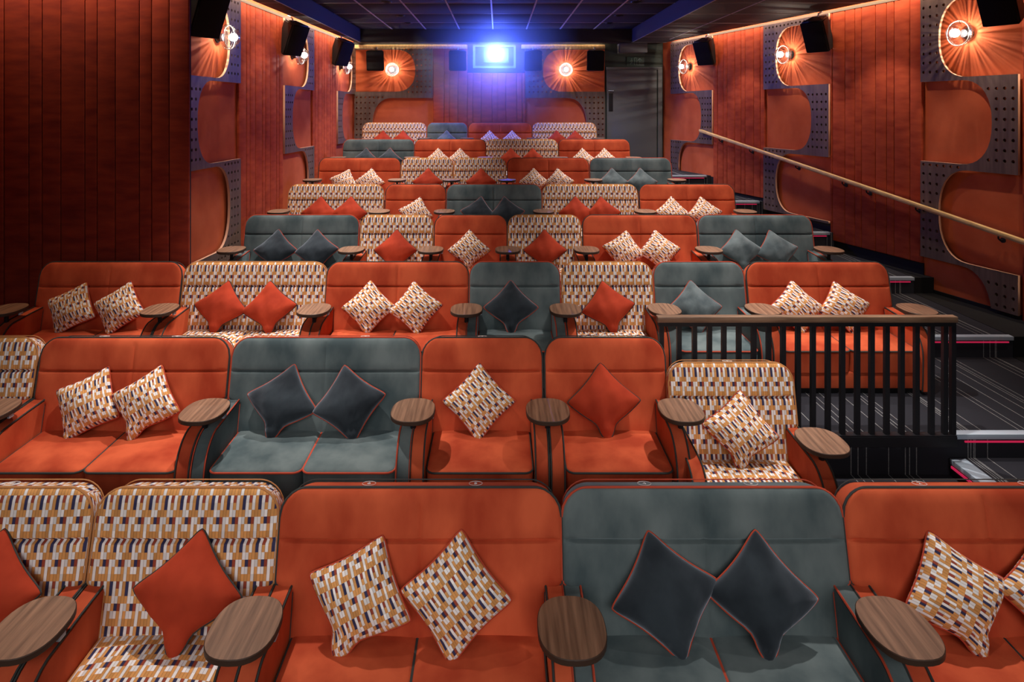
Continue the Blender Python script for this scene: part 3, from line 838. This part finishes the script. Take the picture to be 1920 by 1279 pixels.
# (fabric, seats, left px, right px) measured on each row's front face
ROWS = [
    [('P', 1, -168, 183), ('P', 1, 183, 527), ('O', 2, 527, 1052), ('G', 2, 1052, 1577), ('O', 2, 1577, 2102)],
    [('P', 1, -152, 75), ('O', 2, 75, 437), ('G', 2, 437, 790), ('O', 1, 790, 1018), ('O', 1, 1018, 1248), ('P', 1, 1250, 1487)],
    [('O', 2, 75, 346), ('P', 2, 346, 614), ('O', 2, 614, 879), ('G', 1, 879, 1051), ('P', 1, 1051, 1223), ('G', 1, 1223, 1394), ('O', 2, 1394, 1667)],
    [('G', 2, 460, 675), ('P', 1, 675, 815), ('O', 1, 815, 951), ('P', 1, 951, 1090), ('O', 2, 1090, 1306), ('G', 2, 1306, 1522)],
    [('P', 2, 540, 722), ('O', 1, 722, 838), ('G', 2, 838, 1015), ('P', 2, 1015, 1196), ('O', 2, 1196, 1378)],
    [('O', 2, 598, 752.5), ('P', 1, 752.5, 850), ('P', 1, 850, 950), ('O', 2, 950, 1105), ('G', 2, 1105, 1258)],
    [('G', 2, 643, 778), ('O', 2, 778, 911), ('P', 2, 911, 1046), ('O', 2, 1046, 1181)],
    [('P', 2, 680, 800), ('G', 1, 800, 877.5), ('O', 2, 877.5, 998), ('P', 2, 998, 1118)],
]
SEATREF = {}
SEATS = []
for r, row in enumerate(ROWS):
    kinds = [(f, n) for f, n, a, b in row]
    num = sum(n for f, n, a, b in row)
    for k, (f, n, a, b) in enumerate(row):
        d, zf = D[r], FZ[r]
        if r == 1 and k == 5: d, zf = 4.40, LOWZ
        x0, x1 = (a - VX) / FPX * d, (b - VX) / FPX * d
        same = [i for i, q in enumerate(kinds) if q == (f, n)]
        typ = 'two-seater' if n == 2 else 'armchair'
        word = {'O': 'orange', 'G': 'grey', 'P': 'patterned'}[f]
        if len(same) == 1: ref = '%s %s' % (word, typ); lab = '%s %s with %s, only one in the %s' % (FABN[f], typ, PIPN[f], ROWN[r])
        else:
            ref = '%s %s %s' % (ORD[same.index(k)], word, typ); lab = '%s %s with %s, %s of %d from the left in the %s' % (FABN[f], typ, PIPN[f], ORD[same.index(k)], len(same), ROWN[r])
        SEATREF[r, k] = ref
        wd = 1.302 if n == 2 else 0.832
        if r == 0 and n == 1: wd = 0.85
        e = empty('cinema_sofa' if n == 2 else 'cinema_armchair', ((x0 + x1) / 2, d, zf))
        tag(e, lab, 'sofa' if n == 2 else 'armchair', '%s seats in the %s' % (word, ROWN[r]))
        ms = seat_meshes(wd, f, n)
        bk = mesh_obj('backrest', ms['backrest'], e)
        mesh_obj('piping', ms['back_piping'], bk); mesh_obj('piping', ms['rear_piping'], bk)
        for cx in ms['_cx']:
            c = mesh_obj('seat_cushion', ms['seat_cushion'], e); c.location.x = cx
            mesh_obj('piping', ms['cushion_piping'], c)
        for sg in (-1, 1):
            c = mesh_obj('armrest', ms['armrest'], e); c.location.x = sg * (wd / 2 - ARMW / 2)
            if f == 'P': c['label'] = 'plain orange velvet arm'
            mesh_obj('piping', ms['arm_piping'], c)
        mesh_obj('base', ms['base'], e)
        mesh_obj('plinth', ms['plinth'], e)
        if r < 3:
            for q, cx in enumerate(ms['_cx']):
                bx = cx if n == 2 else 0.0
                bg = mesh_obj('number_badge', ringmesh, e); p = TB(bx * 0.9, 0.004, -0.055); bg.location = p; bg.rotation_euler = (-LEAN, 0, 0)
                tm = mesh_obj('seat_number', text_mesh(str(num), 0.036), bg)
                num -= 1
        SEATS.append((r, k, f, n, x0, x1, d, zf, e))

# ------------------------------------------------------------------ side tables between the seats
def stad(a, b, n=36, e=2.5):
    return [(a * math.copysign(abs(math.cos(t)) ** (2 / e), math.cos(t)), b * math.copysign(abs(math.sin(t)) ** (2 / e), math.sin(t))) for t in [2 * math.pi * i / n for i in range(n)]]
IDT = lambda u, v, h: Vector((u, v, h))
TM = {}
tt = MB(); P0 = stad(0.132, 0.163); P1 = stad(0.135, 0.166); P2 = stad(0.131, 0.162)
n_ = len(P0)
V = [IDT(u, v, 0.655) for u, v in P0] + [IDT(u, v, 0.652) for u, v in P1] + [IDT(u, v, 0.632) for u, v in P1] + [IDT(u, v, 0.628) for u, v in P2]
F = [list(range(n_)), [3 * n_ + i for i in range(n_)][::-1]]; fm = [0, 1]
for q in range(3):
    for i in range(n_): F.append([q * n_ + i, q * n_ + (i + 1) % n_, (q + 1) * n_ + (i + 1) % n_, (q + 1) * n_ + i]); fm.append(1)
TM['table_top'] = fix_normals(mk('table_top', V, F, [M['walnut'], M['walnut_rim_shade']], fm=fm))
TM['post'] = MB().lathe([(0.0, 0.40), (0.017, 0.40), (0.017, 0.60), (0.02, 0.61), (0.06, 0.62), (0.06, 0.629), (0, 0.629)], 14).mesh('post', [M['black']])
TM['clip'] = MB().box(0.112, 0.128, -0.02, 0.02, 0.606, 0.63, b=0.003).mesh('clip', [M['silver']])
def table(x, y, zf, label, row):
    e = empty('side_table', (x, y, zf)); tag(e, label, 'table', 'oval side tables in the %s' % ROWN[row])
    for k, me in TM.items(): mesh_obj(k, me, e)
for r in range(8):
    S = [s for s in SEATS if s[0] == r]
    for i, s in enumerate(S):
        nx = S[i + 1] if i + 1 < len(S) else None
        ref = SEATREF[r, i]
        if i == 0 and r in (2, 3, 4, 5, 6):
            table(s[4] + 0.02, D[r] - 0.44, FZ[r], 'oval walnut side table at the wall end of the %s' % ROWN[r], r)
        x = s[5]
        if nx is None:
            if r == 0: continue
            dd, zz = (3.96, LOWZ) if r == 1 else (D[r] - 0.44, FZ[r])
            table(x - 0.025, dd, zz, 'oval walnut side table at the aisle end of the %s' % ROWN[r], r)
        else:
            table((x + nx[4]) / 2, D[r] - 0.44, FZ[r], 'oval walnut table between the %s and %s, %s' % (ref, SEATREF[r, i + 1], ROWN[r]), r)

# ------------------------------------------------------------------ throw cushions
PIL = {}
def pillow(fab, var):
    k = (fab, var)
    if k in PIL: return PIL[k]
    rr = random.Random(var * 11 + 3)
    n = 18; a = 0.182; V = []; UV = []; F = []
    ph = [rr.uniform(0, 6.28) for _ in range(6)]
    us = [math.sin(math.pi / 2 * (2 * i / n - 1)) for i in range(n + 1)]
    def pt(u, v, sg):
        x = a * u * (1 - 0.125 * (1 - v * v) * abs(u) ** 1.5); y = a * v * (1 - 0.125 * (1 - u * u) * abs(v) ** 1.5)
        q0 = max(0, -(u + v) / 2)
        if var in (1, 2):            # the fabric gathers to a neck above the lower corner
            nk = 0.30 * math.exp(-((q0 - 0.62) / 0.17) ** 2); dd_ = (x - y) / 2; x -= dd_ * nk; y += dd_ * nk
        kc = 1 - 0.07 * abs(u * v) ** 6; x *= kc; y *= kc
        th = 0.082 * (max(0, (1 - u * u) * (1 - v * v))) ** 0.42
        th *= 1 + 0.12 * math.sin(3.1 * u + 2.2 * v + ph[0]) + 0.07 * math.sin(8 * u - 5 * v + ph[1]) + 0.05 * math.sin(13 * v + 6 * u + ph[3])
        # folds gathered at the lower corner (u = v = -1)
        q = max(0, -(u + v) / 2 - 0.25)
        th *= 1 - 0.35 * q
        th += 0.03 * q * math.sin(22 * (u + v) * 0.5 + ph[2]) * (1 - u * u) ** 0.3 * (1 - v * v) ** 0.3 if sg > 0 else 0
        return (x, y, sg * th)
    for sg in (1, -1):
        for i in range(n + 1):
            for j in range(n + 1):
                p = pt(us[j], us[i], sg); V.append(p); UV.append((1.25 * a * us[j] + 0.01 * var, 1.25 * a * us[i] + 0.02 * var))
    N = (n + 1) ** 2
    for i in range(n):
        for j in range(n):
            q = i * (n + 1) + j
            F.append([q, q + 1, q + n + 2, q + n + 1]); F.append([N + q + n + 1, N + q + n + 2, N + q + 1, N + q])
    mats = {'O': M['Oc'], 'L': M['Gl'], 'G': M['Gc'], 'P': M['P']}[fab]
    pm = {'O': M['pipe_dark'], 'L': M['pipe_red'], 'G': M['pipe_red'], 'P': M['pipe_red']}[fab]
    ring = [(u, -1) for u in us] + [(1, u) for u in us[1:]] + [(u, 1) for u in us[::-1][1:]] + [(-1, u) for u in us[::-1][1:-1]]
    body = mk('throw_cushion', V, F, mats, uv=UV, angle=180)
    pip = MB().tube([Vector(pt(u, v, 1)) for u, v in ring], 0.0048, 5, closed=True).mesh('piping', [pm])
    PIL[k] = (body, pip)
    return PIL[k]
# (row, fabric, centre px, roll clockwise in degrees)
CUS = [
    (0, 'O', -22, 0), (0, 'O', 354, 4), (0, 'P', 676, 20), (0, 'P', 856, 4), (0, 'G', 1246, -12), (0, 'G', 1425, 3), (0, 'P', 1788, -12), (0, 'P', 1968, 6),
    (1, 'P', 167, 19), (1, 'P', 277, 12), (1, 'G', 530, 12), (1, 'G', 656, -13), (1, 'P', 898, 0), (1, 'O', 1132, -2), (1, 'P', 1387, 9),
    (2, 'P', 136, 17), (2, 'P', 227, 10), (2, 'O', 415, 7), (2, 'O', 507, -7), (2, 'P', 692, -1), (2, 'P', 780, -7), (2, 'G', 958, 0), (2, 'O', 1140, -9), (2, 'L', 1302, -2), (2, 'P', 1493, 0), (2, 'P', 1580, -9),
    (3, 'G', 517, 0), (3, 'G', 595, -5), (3, 'O', 742, 0), (3, 'P', 880, 0), (3, 'O', 1022, 0), (3, 'P', 1169, 12), (3, 'P', 1235, -6), (3, 'L', 1388, -3), (3, 'L', 1455, -10),
    (4, 'O', 599, 0), (4, 'O', 656, 0), (4, 'P', 780, 12), (4, 'G', 897, 9), (4, 'G', 950, -8), (4, 'O', 1080, 0), (4, 'O', 1130, -4), (4, 'P', 1260, 3), (4, 'P', 1320, -6),
    (5, 'P', 645, 16), (5, 'P', 694, 3), (5, 'O', 802, 0), (5, 'O', 902, 0), (5, 'P', 1001, 0), (5, 'P', 1048, -4), (5, 'L', 1149, 0), (5, 'L', 1203, -2),
    (6, 'G', 685, 0), (6, 'G', 730, 0), (6, 'P', 821, 0), (6, 'P', 862, 0), (6, 'O', 958, 0), (6, 'O', 999, 0), (6, 'P', 1093, 0), (6, 'P', 1134, 0),
    (7, 'O', 717, 0), (7, 'O', 755, 0), (7, 'L', 837, 0), (7, 'P', 918, 0), (7, 'P', 960, 0), (7, 'O', 1044, 0), (7, 'O', 1079, 0),
]
CW = {'O': 'orange velvet', 'L': 'grey-green velvet', 'G': 'charcoal velvet', 'P': 'patterned'}
LC = math.radians(28)
placed = {}
for r, f, px, roll in CUS:
    dd = D[r] - 0.15
    x = (px - VX) / FPX * dd
    s = min((q for q in SEATS if q[0] == r), key=lambda q: abs((q[4] + q[5]) / 2 - x) - (q[5] - q[4]) / 2)
    placed.setdefault((r, s[1]), []).append((x, f, roll, s))
idx = 0
for (r, k), L in placed.items():
    L.sort(key=lambda t: t[0])
    for q, (x, f, roll, s) in enumerate(L):
        dy = 0.0
        if s[7] == LOWZ: x = x * (s[6] - 0.15) / (D[r] - 0.15)
        body, pip = pillow(f, idx % 4); idx += 1
        o = mesh_obj('throw_cushion', body)
        up = Vector((0, math.sin(LC), math.cos(LC))); nn = Vector((0, -math.cos(LC), math.sin(LC))); rt = Vector((1, 0, 0))
        a = math.radians(45 - roll)
        e1 = rt * math.cos(a) + up * math.sin(a); e2 = nn.cross(e1)
        # corner (u = v = 1) points up, so turn the frame by -45 degrees
        b = math.radians(-45)
        f1 = rt * math.cos(math.radians(45 - roll)) + up * math.sin(math.radians(45 - roll))
        f2 = rt * -math.sin(math.radians(45 - roll)) + up * math.cos(math.radians(45 - roll))
        m = Matrix((f1, f2, nn)).transposed().to_4x4()
        hd = 0.17 * math.sqrt(2) * math.cos(math.radians(abs(roll)))
        m.translation = Vector((x, s[6] - 0.275 + hd * math.sin(LC) - 0.012 * (q % 2), s[7] + 0.375 + hd * 0.98 * math.cos(LC)))
        o.matrix_world = m
        mesh_obj('piping', pip, o)
        ref = SEATREF[r, k]
        if len(L) == 1: lab = '%s throw cushion standing on the %s, %s' % (CW[f], ref, ROWN[r])
        else: lab = '%s throw cushion, %s of two on the %s, %s' % (CW[f], ('left', 'right')[q], ref, ROWN[r])
        tag(o, lab, 'cushion', 'throw cushions in the %s' % ROWN[r])

# ------------------------------------------------------------------ railing in front of the third row's right end
RY = D[1] + 0.17
rx0, rx1 = (1234 - VX) / FPX * RY, (1789 - VX) / FPX * RY
rz0, rz1 = FZ[2], -(600 - VY) / FPX * RY
rl = empty('guard_railing', (0, RY, rz0)); tag(rl, 'black metal guard railing with brown timber top below the third row', 'railing')
hz = rz1 - rz0
mesh_obj('top_rail', MB().box(rx0 - 0.01, rx1 + 0.01, -0.03, 0.03, hz - 0.012, hz + 0.03, b=0.006).mesh('top_rail', [M['railwood']]), rl)
mesh_obj('upper_bar', MB().box(rx0, rx1, -0.022, 0.022, hz - 0.04, hz - 0.012).mesh('upper_bar', [M['black']], smooth=False), rl)
mesh_obj('bottom_bar', MB().box(rx0, rx1, -0.03, 0.03, 0.0, 0.03).mesh('bottom_bar', [M['black']], smooth=False), rl)
mesh_obj('side_plate', MB().box(rx0, rx1, -0.034, -0.022, -0.05, 0.02).mesh('side_plate', [M['black']], smooth=False), rl)
bal = MB().box(-0.016, 0.016, -0.016, 0.016, 0.03, hz - 0.03).mesh('baluster', [M['black']], smooth=False)
bx = [1234 + 27.65 * k for k in range(19)]
for p in [1240, 1273, 1302, 1330, 1357, 1385, 1413, 1441, 1468, 1496, 1524, 1552, 1579, 1607, 1634, 1662, 1690, 1718, 1746, 1771, 1786]:
    o = mesh_obj('baluster', bal, rl); o.location.x = (p - VX) / FPX * RY

# ------------------------------------------------------------------ handrail on the right wall
h0, h1 = 6.3, 12.45
zr = lambda y: -1.323 + (y - 6.67) * (1.323 - 0.378) / (12.45 - 6.67)
TR = lambda y, w_, dz=0.0: WR(y * KR, zr(y) + dz, w_)
hr = empty('handrail', TR(h0, 0.1)); tag(hr, 'pale oak handrail sloping down along the right wall', 'handrail')
inv = hr.matrix_basis.inverted() if False else Matrix.Translation(-TR(h0, 0.1))
V = []; F = []
for y in (4.9, h1):
    for (w_, dz) in ((0.075, -0.022), (0.125, -0.022), (0.132, 0.0), (0.125, 0.024), (0.075, 0.024), (0.068, 0.0)): V.append(inv @ TR(y, w_, dz))
for i in range(6): F.append([i, (i + 1) % 6, 6 + (i + 1) % 6, 6 + i])
F += [[5, 4, 3, 2, 1, 0], [6, 7, 8, 9, 10, 11]]
mesh_obj('rail', fix_normals(mk('rail', V, F, M['oak'])), hr)
for px in (1347, 1404, 1490, 1577, 1622, 1714, 1868):
    y = 7.0 / ((px - VX) / FPX + 0.26)
    b = MB().tube([inv @ TR(y, 0.1, -0.02), inv @ TR(y, 0.1, -0.055), inv @ TR(y, 0.075, -0.075), inv @ TR(y, 0.03, -0.075)], 0.009, 6)
    b.tube([inv @ TR(y, 0.033, -0.075), inv @ TR(y, 0.045, -0.075)], 0.028, 12)
    mesh_obj('bracket', b.mesh('bracket', [M['black']]), hr)

# ------------------------------------------------------------------ downlight fittings
dl_t = MB().lathe([(0.045, -0.004), (0.075, -0.006), (0.08, 0.004), (0.045, 0.01)], 20).mesh('trim_ring', [M['downtrim']])
dl_l = MB().lathe([(0.0, 0.006), (0.046, 0.006)], 20).mesh('lamp_face', [M['downlit']])
for n, (x, y, e_) in enumerate(DOWN):
    if y < 9.5: continue
    e = empty('downlight', (x, y, HC - 0.004)); side = 'left' if x < 0 else 'right'
    tag(e, 'small recessed downlight in the coffer ceiling, %s line, %s' % (side, {10.15: 'nearest the front', 11.6: 'middle one', 12.6: 'nearest the back wall'}[y]), 'downlight', 'recessed downlights')
    mesh_obj('trim_ring', dl_t, e); mesh_obj('lamp_face', dl_l, e)
